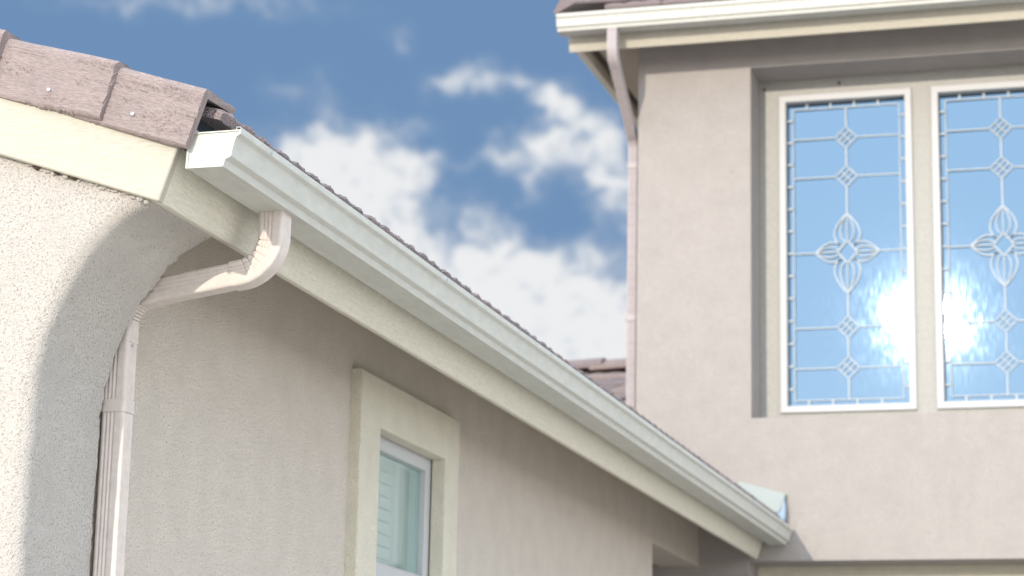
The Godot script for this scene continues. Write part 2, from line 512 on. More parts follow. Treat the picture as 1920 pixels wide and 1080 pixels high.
func near_downspout() -> void:
	var o := thing("downspout", "pinkish beige fluted downspout bending under the near gutter to the left wall", "downspout", "downspouts from the gutters")
	var z := -5.160
	var v := Vector3(0, 0, 1)
	var hu := 0.0312
	var hv := 0.0295
	var turn := deg_to_rad(81.4)
	var c1 := Vector3(-2.2455, 2.930, z)
	var top := bend(c1, v, Vector3(1, 0, 0), -turn, 0.0955, 7, -0.13)
	var st := [[Vector3(-2.150, 2.9865, z), Vector3(0, -1, 0), 0.0]]
	st.append_array(top)
	var run: Vector3 = top[top.size() - 1][1]
	var p1: Vector3 = top[top.size() - 1][0]
	st.append([p1 + run * 0.022, run, 0.0])
	var elbow := obj("elbow", sweep(pipe_section(hu + 0.0020, hv + 0.0020, 0.8), st, v), M.pipe, o, 50.0)
	var k := Soup.new()
	k.dome(Vector3(-2.1197, 2.958, z + 0.004), Vector3(1, 0, 0), 0.0042, 0.0025)
	obj("screw", k, M.screw, elbow)
	# the low bend lies where the run meets the wall line
	var xw := -2.5490
	var r2 := 0.074
	var start := run.cross(v)                     # from the bend's centre to the run's end
	var hit := p1 + run * ((xw + r2 + start.x * r2 - p1.x) / run.x)
	var c2 := hit - start * r2
	var e2 := bend(c2, v, start, turn, r2, 7, 0.16)
	var a2: Vector3 = e2[0][0]
	obj("run_pipe", sweep(pipe_section(hu - 0.0008, hv - 0.0008, 0.35), [[p1 + run * 0.006, run, 0.0], [a2 - run * 0.020, run, 0.0]], v), M.pipe, o, 50.0)
	var st2 := [[a2 - run * 0.032, run, 0.0]]
	st2.append_array(e2)
	var b2: Vector3 = e2[e2.size() - 1][0]
	st2.append([Vector3(xw, b2.y - 0.050, z), Vector3(0, -1, 0), 0.0])
	var low := obj("elbow", sweep(pipe_section(hu + 0.0018, hv + 0.0018, 0.8), st2, v), M.pipe, o, 50.0)
	var k2 := Soup.new()
	k2.dome(Vector3(xw + hu + 0.001, b2.y - 0.058, z + 0.004), Vector3(1, 0, 0), 0.0038, 0.0025)
	obj("screw", k2, M.screw, low)
	obj("standing_pipe", sweep(pipe_section(hu, hv), [[Vector3(xw, b2.y - 0.034, z), Vector3(0, -1, 0), 0.0], [Vector3(xw, 1.6, z), Vector3(0, -1, 0), 0.0], [Vector3(xw, 0.05, z), Vector3(0, -1, 0), 0.0]], v), M.pipe, o, 50.0)
	var strap := Soup.new()
	var sec := pipe_section(hu + 0.0022, hv + 0.0022, 0.0)
	strap = sweep(sec, [[Vector3(xw, 2.5270, z), Vector3(0, -1, 0), 0.0], [Vector3(xw, 2.4955, z), Vector3(0, -1, 0), 0.0]], v)
	strap.box(Vector3(-2.591, 2.4955, z - hv - 0.0045), Vector3(xw + hu + 0.002, 2.527, z - hv - 0.0022))
	var sp := obj("strap", strap, M.pipe, o, 50.0)
	var k3 := Soup.new()
	k3.dome(Vector3(xw + hu + 0.002, 2.512, z - 0.012), Vector3(1, 0, 0), 0.0042, 0.003)
	obj("screw", k3, M.nail, sp)

func far_downspout() -> void:
	var o := thing("downspout", "slim downspout dropping from the upper gutter beside the tall wall's left corner", "downspout", "downspouts from the gutters")
	var v := Vector3(-1, 0, 0)
	var sec := pipe_section(0.034, 0.029)
	var x := -2.998
	var down := Vector3(0, -1, 0)
	var z0 := -11.99
	var z1 := -12.52
	var ang := deg_to_rad(56.0)
	var r := 0.09
	# u = v x t: towards +z going down; the upper bend turns towards -z
	var c1 := Vector3(x, 5.755, z0 - r)
	var e1 := bend(c1, v, Vector3(0, 0, 1), -ang, r, 5, -0.08)
	var p1: Vector3 = e1[e1.size() - 1][0]
	var run: Vector3 = e1[e1.size() - 1][1]
	var start := run.cross(v)
	var a2 := Vector3(x, 0, z1 + r + start.z * r)
	var k := (a2.z - p1.z) / run.z
	a2 = p1 + run * k
	var e2 := bend(a2 - start * r, v, start, ang, r, 5, 0.08)
	var b2: Vector3 = e2[e2.size() - 1][0]
	var st := [[Vector3(x, 5.8585, z0), down, 0.0]]
	st.append_array(e1); st.append([p1 + run * 0.03, run, 0.0])
	obj("elbow", sweep(sec, st, v), M.pipe_sunlit, o, 50.0)
	obj("run_pipe", sweep(pipe_section(0.0325, 0.0275, 0.5), [[p1 + run * 0.01, run, 0.0], [a2 - run * 0.01, run, 0.0]], v), M.pipe_sunlit, o, 50.0)
	st = [[a2 - run * 0.03, run, 0.0]]
	st.append_array(e2); st.append([b2 + down * 0.05, down, 0.0])
	obj("elbow", sweep(sec, st, v), M.pipe_sunlit, o, 50.0)
	obj("standing_pipe", sweep(pipe_section(0.0325, 0.0275), [[b2 + down * 0.03, down, 0.0], [Vector3(x, 3.70, z1), down, 0.0]], v), M.pipe_sunlit, o, 50.0)
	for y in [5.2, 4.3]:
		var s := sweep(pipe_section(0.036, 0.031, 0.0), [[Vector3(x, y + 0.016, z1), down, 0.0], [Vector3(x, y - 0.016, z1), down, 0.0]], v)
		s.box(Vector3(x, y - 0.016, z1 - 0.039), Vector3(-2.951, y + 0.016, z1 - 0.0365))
		obj("strap", s, M.pipe_sunlit, o, 50.0)

# ------------------------------------------------------------------ roof tiles
var n_rough := noise(60.0, 3, 91)
var n_patch := noise(9.0, 3, 92)
func field_tile(variant: int, width := 0.325, length := 0.42) -> ArrayMesh:
	# x along the eave, y out of the roof, z down the slope; the lower edge lies at z = 0
	var s := Soup.new()
	var nx := 26
	var zs := [0.0, -0.006, -0.02, -0.12, -length]
	var up := func(i: int, k: int) -> Vector3:
		var x := width * i / nx
		var rib := pow(absf(sin(x / width * PI * 3.0)), 1.6) * 0.0048
		if i == 0 or i == nx: rib = -0.004
		var w := n_rough.get_noise_3d(x, zs[k] * 0.5, variant * 3.1)
		var z: float = zs[k] + (w * 0.010 if k < 3 else 0.0)
		return Vector3(x + 0.002, 0.026 + rib + w * 0.0035 - (0.007 if k == 0 else 0.0), z)
	for i in nx:
		for k in zs.size() - 1:
			s.quad(up.call(i, k), up.call(i + 1, k), up.call(i + 1, k + 1), up.call(i, k + 1))
		var a: Vector3 = up.call(i, 0)
		var b: Vector3 = up.call(i + 1, 0)
		s.quad(Vector3(a.x, 0, a.z - 0.002), Vector3(b.x, 0, b.z - 0.002), b, a)
		s.quad(Vector3(a.x, 0, -length), Vector3(b.x, 0, -length), Vector3(b.x, 0, b.z - 0.002), Vector3(a.x, 0, a.z - 0.002))
		var c: Vector3 = up.call(i, zs.size() - 1)
		var d: Vector3 = up.call(i + 1, zs.size() - 1)
		s.quad(Vector3(d.x, 0, -length), Vector3(c.x, 0, -length), c, d)
	for i in [0, nx]:
		for k in zs.size() - 1:
			var a: Vector3 = up.call(i, k)
			var b: Vector3 = up.call(i, k + 1)
			var a0 := Vector3(a.x, 0, a.z)
			var b0 := Vector3(b.x, 0, b.z)
			if i == 0: s.quad(b0, a0, a, b)
			else: s.quad(a0, b0, b, a)
	return mesh_of(s, 30.0)

func rake_tile(variant: int, length := 0.40) -> ArrayMesh:
	# x towards the tile's lower end (0), y up, z out of the gable: a leaf that hangs over the barge board and a leaf on the roof
	var s := Soup.new()
	var out := PackedVector2Array()             # (z, y) from the leaf's foot up its face, over the edge and back along the top
	out.append(Vector2(-0.018, -0.147)); out.append(Vector2(-0.012, -0.1485)); out.append(Vector2(-0.004, -0.146))
	for i in 34: out.append(Vector2(0.0, lerpf(-0.141, -0.016, i / 33.0)))
	for i in range(1, 6): out.append(Vector2(-0.014 + 0.014 * cos(PI / 2 * i / 6.0), -0.014 + 0.014 * sin(PI / 2 * i / 6.0)))
	for i in 10: out.append(Vector2(lerpf(-0.014, -0.150, i / 9.0), 0.0))
	var front := out.size()
	out.append(Vector2(-0.153, -0.006)); out.append(Vector2(-0.150, -0.018)); out.append(Vector2(-0.020, -0.020)); out.append(Vector2(-0.020, -0.145))
	var rings := []
	var n := 96
	for k in n + 1:
		var x := -length * k / n
		var r := PackedVector3Array()
		for i in out.size():
			var q := out[i]
			var p := Vector3(x, q.y, q.x)
			if i < front:
				var along := q.y if i < 40 else 0.02 + q.x
				var comb := n_rough.get_noise_3d(x * 0.07, along * 3.2, variant * 7.0)          # long drag lines
				var patch := smoothstep(-0.10, 0.35, n_patch.get_noise_3d(x * 0.55, along * 3.2, variant * 5.0 + 2.0))
				if i > 36: patch *= 0.25
				var grit := n_rough.get_noise_3d(x * 2.2, along * 2.2, variant * 3.0 + 50.0)
				var hgt := comb * 0.0022 + patch * (grit * 0.0060 - 0.0006)
				var nrm := Vector3(0, 0, 1) if i < 37 else (Vector3(0, 1, 0) if i > 42 else Vector3(0, 0.7, 0.7))
				if i < 3: nrm = Vector3(0, -1, 0)
				p += nrm * hgt
			if k < 2: p.x += n_rough.get_noise_3d(q.x * 1.8, q.y * 1.8, variant * 2.0 + 9.0) * 0.004 - (0.003 if k == 0 and i < front else 0.0)
			r.append(p)
		rings.append(r)
	s.loft(rings)
	for i in range(0, s.p.size(), 3):           # the outline runs clockwise along -x, so turn the faces
		var h := s.p[i]; s.p[i] = s.p[i + 1]; s.p[i + 1] = h
	s.cap(rings[0], Vector3(1, 0, 0)); s.cap(rings[n], Vector3(-1, 0, 0))
	return mesh_of(s, 40.0)

func roof_tiles(roof: Node3D, t: Transform3D, l0: float, l1: float, rows: int, first: float, variants: Array, tints: Array, cut := 0.0) -> void:
	# t: an eave frame; tiles of «rows» courses whose lowest edge lies over the gutter
	var count := int((l1 - l0) / 0.33)
	var i := 0
	for r in rows:
		var foot := Vector3(0.132, 0.196, 0) + slope_up * 0.36 * r
		var tilt := deg_to_rad(PITCH - 2.6)
		var down := Vector3(cos(tilt), -sin(tilt), 0)
		var nrm := Vector3(sin(tilt), cos(tilt), 0)
		for k in count:
			var l := l0 + first + 0.33 * k + (0.0 if r % 2 == 0 else 0.165)
			if l + 0.33 > l1 - cut * r * 0.36 + 0.01: continue
			i += 1
			var jig := sin(i * 12.9898) * 0.5
			# x along the eave, y out of the roof, z down the slope
			var b := Basis(Vector3(0, 0, -1), nrm, down)
			b = b * Basis(Vector3(0, 1, 0), jig * 0.012)
			put("roof_tile", variants[(i * 7 + r) % variants.size()], tints[(i * 5 + r * 3) % tints.size()], roof, t * Transform3D(b, foot + down * jig * 0.006 + nrm * absf(jig) * 0.003 + Vector3(0, 0, l + 0.33)))

# ------------------------------------------------------------------ leaded window
func bar(s: Soup, a: Vector2, b: Vector2, w: float, z: float) -> void:
	var d := (b - a).normalized()
	var n := Vector2(-d.y, d.x) * w / 2.0
	s.prism(PackedVector2Array([a - n, b - n, b + n, a + n]), Transform3D(), z, z + 0.007)

func curve_bar(s: Soup, pts: Array, w: float, z: float) -> void:
	var left := PackedVector2Array()
	var right := PackedVector2Array()
	var n := 14
	for i in n + 1:
		var f := i / float(n)
		var p: Vector2 = pts[0].bezier_interpolate(pts[1], pts[2], pts[3], f)
		var q: Vector2 = pts[0].bezier_interpolate(pts[1], pts[2], pts[3], minf(f + 0.01, 1.0))
		var o: Vector2 = pts[0].bezier_interpolate(pts[1], pts[2], pts[3], maxf(f - 0.01, 0.0))
		var d := (q - o).normalized()
		left.append(p + Vector2(-d.y, d.x) * w / 2.0); right.append(p - Vector2(-d.y, d.x) * w / 2.0)
	for i in n:
		var poly := PackedVector2Array([right[i], right[i + 1], left[i + 1], left[i]])
		s.prism(poly, Transform3D(), z, z + 0.006)

func leaded_pane(win: Node3D, x0: float, x1: float, y0: float, y1: float, z: float) -> void:
	var ring := ring_soup(Transform3D(), [x0 - 0.04, y0 - 0.04, x1 + 0.04, y1 + 0.04], [x0, y0, x1, y1], z - 0.048, z + 0.022, 0.006)
	obj("frame", ring, M.vinyl, win)
	var g := Soup.new()
	g.box(Vector3((x0 - x1) / 2.0 - 0.005, y0 - 0.005, -0.008), Vector3((x1 - x0) / 2.0 + 0.005, y1 + 0.005, 0.0))
	obj("pane", g, M.mirror, win, 38.0, Transform3D(Basis(Vector3(0, 1, 0), deg_to_rad(-0.7)), Vector3((x0 + x1) / 2.0, 0, z - 0.038)))
	var zf := z - 0.034
	var cx := (x0 + x1) / 2.0
	var w := 0.0070
	var c := Soup.new()
	var bx0 := x0 + 0.036
	var bx1 := x1 - 0.036
	var by0 := y0 + 0.036
	var by1 := y1 - 0.036
	for e in [[bx0, by0, bx0, by1], [bx1, by0, bx1, by1], [bx0, by0, bx1, by0], [bx0, by1, bx1, by1]]:
		c = Soup.new()
		bar(c, Vector2(e[0], e[1]), Vector2(e[2], e[3]), w * 0.9, zf + (0.0005 if e[1] == e[3] else 0.0))
		obj("border_came", c, M.came, win, 0.0)
	var ys := [5.363, 5.131, 4.686, 4.250, 4.017]
	for i in 5:
		var gap := 0.185 if i == 2 else 0.062
		for e in [[bx0 + w * 0.45, cx - gap], [cx + gap, bx1 - w * 0.45]]:
			var h := Soup.new()
			bar(h, Vector2(e[0], ys[i]), Vector2(e[1], ys[i]), w, zf)
			obj("cross_came", h, M.came, win, 0.0)
	var stops := [by1, ys[0] + 0.062, ys[0] - 0.062, ys[1] + 0.062, ys[1] - 0.062, ys[2] + 0.222, ys[2] - 0.235, ys[3] + 0.062, ys[3] - 0.062, ys[4] + 0.062, ys[4] - 0.062, by0]
	for k in 6:
		var v := Soup.new()
		bar(v, Vector2(cx, stops[k * 2 + 1]), Vector2(cx, stops[k * 2]), w * 1.25, zf + 0.0002)
		obj("centre_came", v, M.came, win, 0.0)
	var tick := Soup.new()
	for k in 13:
		var y := lerpf(by0, by1, (k + 0.5) / 13.0)
		bar(tick, Vector2(x0, y), Vector2(bx0, y), 0.011, zf); bar(tick, Vector2(bx1, y), Vector2(x1, y), 0.011, zf)
	for k in 5:
		var x := lerpf(x0, x1, (k + 0.85) / 5.0)
		if k < 4:
			bar(tick, Vector2(x, by1), Vector2(x, y1), 0.011, zf); bar(tick, Vector2(x, y0), Vector2(x, by0), 0.011, zf)
	obj("border_ticks", tick, M.came, win, 0.0).set_meta("kind", "stuff")
	for i in [0, 1, 3, 4]:
		var d := Soup.new()
		var p := Vector2(cx, ys[i])
		var q := 0.062
		var k := [p + Vector2(q, 0), p + Vector2(0, q), p + Vector2(-q, 0), p + Vector2(0, -q)]
		for e in 4: bar(d, k[e], k[(e + 1) % 4], w * 0.95, zf)
		for f in [0.36, 0.66]:
			bar(d, k[0].lerp(k[1], f), k[3].lerp(k[2], f), w * 0.85, zf + 0.001)
		bar(d, k[0].lerp(k[3], 0.5), k[1].lerp(k[2], 0.5), w * 0.75, zf + 0.002)
		obj("bevel_diamond", d, M.came, win, 0.0)
	var m := Vector2(cx, ys[2])
	var dm := Soup.new()
	var dd := [Vector2(0.056, 0), Vector2(0, 0.066), Vector2(-0.056, 0), Vector2(0, -0.066)]
	for e in 4: bar(dm, m + dd[e], m + dd[(e + 1) % 4], w * 1.15, zf + 0.001)
	obj("bevel_diamond", dm, M.came, win, 0.0)
	for e in [[Vector2(0, 1), 0.066, 0.226, 0.105], [Vector2(0, -1), 0.066, 0.240, 0.105], [Vector2(1, 0), 0.056, 0.182, 0.080], [Vector2(-1, 0), 0.056, 0.182, 0.080]]:
		var s := Soup.new()
		var ax: Vector2 = e[0]
		var side := Vector2(-ax.y, ax.x)
		var tip: Vector2 = m + ax * e[2]
		for sd in [-1.0, 1.0]:
			var sv: Vector2 = side * sd
			curve_bar(s, [m + ax * e[1] * 0.55 + sv * 0.036, m + ax * (e[1] + 0.03) + sv * e[3] * 1.02, m + ax * e[2] * 0.72 + sv * e[3] * 0.62, tip], 0.0075, zf + 0.002)
			curve_bar(s, [m + ax * e[1] * 0.9 + sv * 0.012, m + ax * (e[1] + 0.025) + sv * e[3] * 0.52, m + ax * e[2] * 0.72 + sv * e[3] * 0.40, tip], 0.0065, zf + 0.003)
		bar(s, m + ax * e[1], tip, 0.0065, zf + 0.004)
		obj("bevel_petal", s, M.came, win, 0.0)

# ------------------------------------------------------------------ the scene
func _ready() -> void:
	var cam := Camera3D.new()
	cam.name = "camera"
	var lens := CameraAttributesPhysical.new()
	lens.frustum_focal_length = 96.07
	lens.frustum_focus_distance = 5.55
	lens.frustum_far = 2500.0
	lens.frustum_near = 0.1
	lens.exposure_aperture = 6.3
	cam.attributes = lens
	cam.position = Vector3(0, 1.55, 0)
	cam.rotation_order = EULER_ORDER_YXZ
	cam.rotation_degrees = Vector3(12.78208622, 16.53788128, 1.20092246)
	cam.current = true
	add_child(cam)
	var env := Environment.new()
	env.background_mode = Environment.BG_SKY
	env.tonemap_mode = Environment.TONE_MAPPER_LINEAR
	env.tonemap_exposure = EXPOSURE
	env.sdfgi_enabled = true
	env.ssao_enabled = true
	env.ssil_enabled = true
	var sm := PanoramaSkyMaterial.new()
	sm.panorama = ImageTexture.create_from_image(sky_image())
	sm.energy_multiplier = 1.0
	var sky := Sky.new()
	sky.sky_material = sm
	env.sky = sky
	var we := WorldEnvironment.new()
	we.name = "surroundings"
	we.environment = env
	add_child(we)
	var sun := DirectionalLight3D.new()
	sun.name = "sun"
	sun.light_energy = 0.6
	sun.light_angular_distance = 0.53
	sun.light_color = Color(1.0, 0.95, 0.88)
	sun.shadow_enabled = true
	add_child(sun)
	sun.look_at_from_position(Vector3.ZERO, -sun_to)
	materials()

	# ground
	var g := Soup.new()
	g.quad(Vector3(-900, 0, 900), Vector3(900, 0, 900), Vector3(900, 0, -900), Vector3(-900, 0, -900))
	obj("ground", g, M.ground, self).set_meta("kind", "structure")
	g = Soup.new()
	g.box(Vector3(-2.4, -0.05, -12.3), Vector3(14, 0.012, 14))
	obj("driveway", g, M.drive, self).set_meta("kind", "structure")

	single_storey_house()
	two_storey_house()
	rear_wing()
	gutter(wing_frame, -12.405, -4.722, [1, -1], [-4.905, -6.27, -7.43, -8.72, -9.95, -11.2], "long pale gutter along the low roof, its closed end nearest the viewer")
	gutter(tower_frame, -1.2, 3.31, [1, -1], [2.2, 1.5, 0.8], "pale gutter high on the tall house above the leaded windows")
	near_downspout()
	far_downspout()
	var kf := thing("kickout_flashing", "small pale sheet-metal flashing at the far end of the low gutter", "flashing")
	var s := Soup.new()
	s.prism(PackedVector2Array([Vector2(-2.36, 3.235), Vector2(-2.150, 3.158), Vector2(-2.128, 3.168), Vector2(-2.116, 3.195), Vector2(-2.100, 3.262), Vector2(-2.115, 3.266), Vector2(-2.36, 3.335)]), Transform3D(), -12.418, -12.36)
	obj("plate", s, M.flash, kf)
	s = Soup.new()
	s.prism(PackedVector2Array([Vector2(-2.150, 3.150), Vector2(-2.118, 3.098), Vector2(-2.100, 3.13), Vector2(-2.098, 3.19), Vector2(-2.106, 3.235), Vector2(-2.113, 3.19), Vector2(-2.124, 3.162)]), Transform3D(), -12.40, -12.345)
	obj("kick_lip", s, M.flash_end, kf)

func single_storey_house() -> void:
	var house := thing("single_storey_house", "low stucco house wing with tiled roof, cream fascia and a small trimmed window", "house")
	# gable wall with the flared corner that carries the eave
	var prof: Array[Vector2] = []
	var keys := [Vector2(-2.574, 0.0), Vector2(-2.574, 1.2), Vector2(-2.574, 2.10), Vector2(-2.5735, 2.27), Vector2(-2.571, 2.38), Vector2(-2.569, 2.49), Vector2(-2.557, 2.58), Vector2(-2.529, 2.66), Vector2(-2.497, 2.73), Vector2(-2.452, 2.80), Vector2(-2.398, 2.862), Vector2(-2.342, 2.901), Vector2(-2.292, 2.922), Vector2(-2.298, 2.955)]
	for i in keys.size() - 1:
		var n := 3 if i < 2 else 9
		for k in n: prof.append(keys[i].cubic_interpolate(keys[i + 1], keys[maxi(i - 1, 0)], keys[mini(i + 2, keys.size() - 1)], k / float(n)) if i > 2 else keys[i].lerp(keys[i + 1], k / float(n)))
	prof.append(keys[keys.size() - 1])
	var rings := []
	var rad := 0.040
	var nn := noise(14.0, 3, 61)
	var depths := []
	for k in 7: depths.append([-4.747 - rad * (1.0 - cos(PI / 2 * k / 6.0)), -rad * (1.0 - sin(PI / 2 * k / 6.0))])
	for k in range(1, 19): depths.append([lerpf(-4.747 - rad, -5.108, k / 18.0), 0.0])
	depths.append([-5.114, -0.004]); depths.append([-5.116, -0.012]); depths.append([-5.112, -0.10])
	for d in depths:
		var r := PackedVector3Array()
		for i in prof.size():
			var a := prof[maxi(i - 1, 0)]
			var b := prof[mini(i + 1, prof.size() - 1)]
			var t := (b - a).normalized()
			var out := Vector2(t.y, -t.x)
			var y := prof[i].y
			var bump: float = nn.get_noise_3d(y * 1.2, d[0] * 1.2, 3.0) * 0.0035 * clampf((-4.747 - d[0]) / 0.05, 0.0, 1.0)
			var q: Vector2 = prof[i] + out * (d[1] + bump)
			var z: float = d[0]
			if d[0] < -5.06: z += nn.get_noise_2d(y * 2.3, 8.0) * 0.022 * smoothstep(-5.04, -5.10, d[0]) * smoothstep(2.2, 2.85, y) + nn.get_noise_2d(y * 9.0, 18.0) * 0.006
			r.append(Vector3(q.x, q.y, z))
		rings.append(r)
	var s := Soup.new()
	s.loft(rings, false)
	var fixed := Soup.new()                        # the loft's open side: make the faces look outwards
	for i in range(0, s.p.size(), 3):
		var nf := (s.p[i + 1] - s.p[i]).cross(s.p[i + 2] - s.p[i])
		if nf.x - nf.y * 0.6 + nf.z * 0.4 < 0.0 and s.p[i].z > -5.109: fixed.tri(s.p[i], s.p[i + 2], s.p[i + 1])
		else: fixed.tri(s.p[i], s.p[i + 1], s.p[i + 2])
	var poly := PackedVector3Array()
	for i in prof.size() - 15: poly.append(rings[0][i])
	poly.append(Vector3(-2.345, 2.968, -4.747)); poly.append(Vector3(-5.5, 4.05, -4.747)); poly.append(Vector3(-8.4, 3.10, -4.747)); poly.append(Vector3(-8.4, 0, -4.747))
	fixed.cap(poly, Vector3(0, 0, 1))
	obj("gable_wall", fixed, M.pier, house, 50.0)
	# side wall: seen along its face (+x); local x runs towards +z... the wall's own axes: x = -z, y = y
	var side := Transform3D(Basis(Vector3(0, 0, -1), Vector3(0, 1, 0), Vector3(1, 0, 0)), Vector3(-2.59, 0, 0))
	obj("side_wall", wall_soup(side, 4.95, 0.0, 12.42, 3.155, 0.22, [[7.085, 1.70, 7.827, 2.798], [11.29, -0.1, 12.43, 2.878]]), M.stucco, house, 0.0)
	s = Soup.new()                                # the porch behind the opening, and the walls one does not see
	s.box(Vector3(-4.6, 0, -12.42), Vector3(-4.4, 3.2, -11.09))
	s.box(Vector3(-4.4, 0, -11.29), Vector3(-2.81, 3.0, -11.09))
	s.box(Vector3(-4.4, 3.0, -12.42), Vector3(-2.81, 3.05, -11.09))
	obj("porch_wall", s, M.stucco, house, 0.0)
	s = Soup.new()
	s.box(Vector3(-8.4, 0, -12.6), Vector3(-2.96, 3.5, -12.425))
	s.box(Vector3(-8.4, 0, -12.425), Vector3(-8.2, 3.0, -4.75))
	obj("rear_wall", s, M.stucco, house, 0.0)
	obj("fascia_board", fascia_soup(-12.41, -4.746), M.wood_z, house, 38.0, wing_frame)
	# soffit between the fascia and the wall
	s = Soup.new()
	s.prism(PackedVector2Array([Vector2(-0.036, 0.135), Vector2(-0.036, 0.147), Vector2(-0.36, 0.255), Vector2(-0.36, 0.243)]), Transform3D(), -12.41, -4.76)
	obj("soffit", s, M.soffit, house, 0.0, wing_frame)
	# barge board along the gable's slope
	s = Soup.new()
	s.box(Vector3(-3.45, 0, 0), Vector3(0.0015, 0.14, 0.0265), 0.003)
	obj("barge_board", s, M.wood_x_sunlit, house, 38.0, Transform3D(Basis(-slope_up, slope_out, Vector3(0, 0, 1)), Vector3(-2.262, 2.9115, -4.7455)))
	# gap and crumbs where the stucco stops under the board
	var rng := RandomNumberGenerator.new()
	rng.seed = 4
	s = Soup.new()
	var caulk := Soup.new()
	var x := -2.62
	while x < -2.30:
		var w := rng.randf_range(0.008, 0.024)
		var y := 2.9115 + (-2.262 - x) * 0.3307
		caulk.box(Vector3(x, y - rng.randf_range(0.006, 0.013), -4.75), Vector3(x + w * 1.1, y - 0.0, -4.7475 + rng.randf_range(0.004, 0.010)), 0.003)
		x += w
	obj("caulk_line", caulk, M.pier, house, 60.0)
	for c in [[-2.592, 0.020, 0.0055], [-2.537, 0.012, 0.003], [-2.49, 0.03, 0.0022]]:
		var y: float = 2.9085 + (-2.262 - c[0]) * 0.3307
		s = Soup.new()
		s.prism(PackedVector2Array([Vector2(c[0] - c[1] * 0.6, y + 0.003), Vector2(c[0] - c[1] * 0.1, y - c[2]), Vector2(c[0] + c[1] * 0.5, y - c[2] * 0.8), Vector2(c[0] + c[1] * 0.7, y - 0.002), Vector2(c[0], y + 0.002)]), Transform3D(), -4.75, -4.7355)
		obj("crack", s, M.dark, house, 0.0)
	# roof
	var roof := node("roof", house)
	s = Soup.new()
	s.box(Vector3(-3.46, 0.1405, -12.41), Vector3(0.0, 0.158, -4.746))
	obj("roof_deck", s.moved(Transform3D(Basis(-slope_up, slope_out, Vector3(0, 0, 1)), Vector3.ZERO)), M.deck, roof, 0.0, wing_frame)
	s = Soup.new()                                # far slope
	s.quad(Vector3(-5.5, 4.11, -4.74), Vector3(-5.5, 4.11, -12.41), Vector3(-8.9, 3.0, -12.41), Vector3(-8.9, 3.0, -4.74))
	s.quad(Vector3(-5.5, 4.09, -12.41), Vector3(-5.5, 4.09, -4.74), Vector3(-8.9, 2.98, -4.74), Vector3(-8.9, 2.98, -12.41))
	obj("far_slope", s, M.clay_dark, roof, 0.0)
	s = Soup.new()
	s.box(Vector3(-0.022, 0.158, -12.41), Vector3(-0.010, 0.245, -4.742))
	obj("eave_closure", s.moved(Transform3D(Basis(-slope_up, slope_out, Vector3(0, 0, 1)), Vector3.ZERO)), M.slate, roof, 0.0, wing_frame)
	var variants := []
	for k in 4: variants.append(field_tile(k))
	tile_meshes = variants
	roof_tiles(roof, wing_frame, -12.40, -4.735, 3, 0.06, variants, [M.clay_dark, M.clay_light, M.clay_dark])
	s = Soup.new()                                # the higher courses, out of sight from below
	for r in 7:
		var a := Vector3(0.132, 0.222, 0) + slope_up * (1.08 + 0.36 * r)
		s.box(Vector3(-0.36, -0.012, -12.40), Vector3(0.03, 0.008, -4.74))
		for i in range(s.p.size() - 36, s.p.size()): s.p[i] = Transform3D(Basis(-slope_up, slope_out, Vector3(0, 0, 1)).rotated(Vector3(0, 0, 1), 0.04), a) * s.p[i]
	var up := obj("upper_courses", s, M.clay_dark, roof, 0.0, wing_frame)
	up.set_meta("kind", "stuff")
	# rake tiles over the barge board
	var rakes := [rake_tile(1), rake_tile(2)]
	var spots := [[-2.139, 3.167], [-2.369, 3.253], [-2.672, 3.352]]
	for k in 10: spots.append([-2.672 - 0.29 * (k + 1), 3.352 + 0.0965 * (k + 1)])
	for k in spots.size():
		var phi := deg_to_rad(17.2)
		var b := Basis(Vector3(cos(phi), -sin(phi), 0), Vector3(sin(phi), cos(phi), 0), Vector3(0, 0, 1)) * Basis(Vector3(0, 1, 0), deg_to_rad(-3.6)) * Basis(Vector3(0, 0, 1), deg_to_rad([-1.0, 1.4, 0.0][k % 3]))
		var at := Transform3D(b, Vector3(spots[k][0], spots[k][1], -4.690))
		put("rake_tile", rakes[k % 2], M.clay, roof, at)
		var n := Soup.new()
		n.dome(Vector3(-0.165, -0.104, 0.001) if k != 1 else Vector3(-0.158, -0.106, 0.001), Vector3(0.0, 0.1, 1).normalized(), 0.0052, 0.006)
		obj("nail", n, M.nail, roof, 38.0, at)
	# small window
	var win := node("window", house)
	var sur := ring_soup(side, [6.917, 1.55, 7.964, 2.942], [7.108, 1.72, 7.804, 2.775], -0.012, 0.04, 0.010)
	obj("surround", sur, M.trim, win, 30.0)
	obj("frame", ring_soup(side, [7.090, 1.705, 7.822, 2.793], [7.157, 1.77, 7.755, 2.728], -0.08, -0.018, 0.006), M.vinyl, win, 30.0)
	s = Soup.new()
	s.box(Vector3(7.157, 2.298, -0.07), Vector3(7.755, 2.353, -0.014), 0.005)
	obj("meeting_rail", s.moved(side), M.vinyl, win)
	for e in [[2.353, 2.728], [1.77, 2.298]]:
		s = Soup.new()
		s.box(Vector3(7.157, e[0], -0.045), Vector3(7.755, e[1], -0.039))
		obj("pane", s.moved(side), M.pane, win)
	# shutter leaf behind the glass
	for k in 22:
		s = Soup.new()
		var y := 2.735 - 0.0445 * k
		s.box(Vector3(-0.29, -0.0195, -0.004), Vector3(0.29, 0.0195, 0.004), 0.002)
		obj("shutter_slat", s.moved(side * Transform3D(Basis(Vector3(1, 0, 0), -0.12), Vector3(7.425, y, -0.135))), M.shutter, win)
	s = Soup.new()
	s.box(Vector3(7.718, 1.72, -0.15), Vector3(7.752, 2.77, -0.115), 0.003)
	obj("shutter_stile", s.moved(side), M.shutter, win)
	s = Soup.new()
	s.box(Vector3(7.79, 1.72, -0.20), Vector3(7.825, 2.78, -0.10), 0.003)
	s.box(Vector3(6.9, 1.6, -0.42), Vector3(8.4, 2.9, -0.40))
	obj("curtain", s.moved(side), M.room, win)

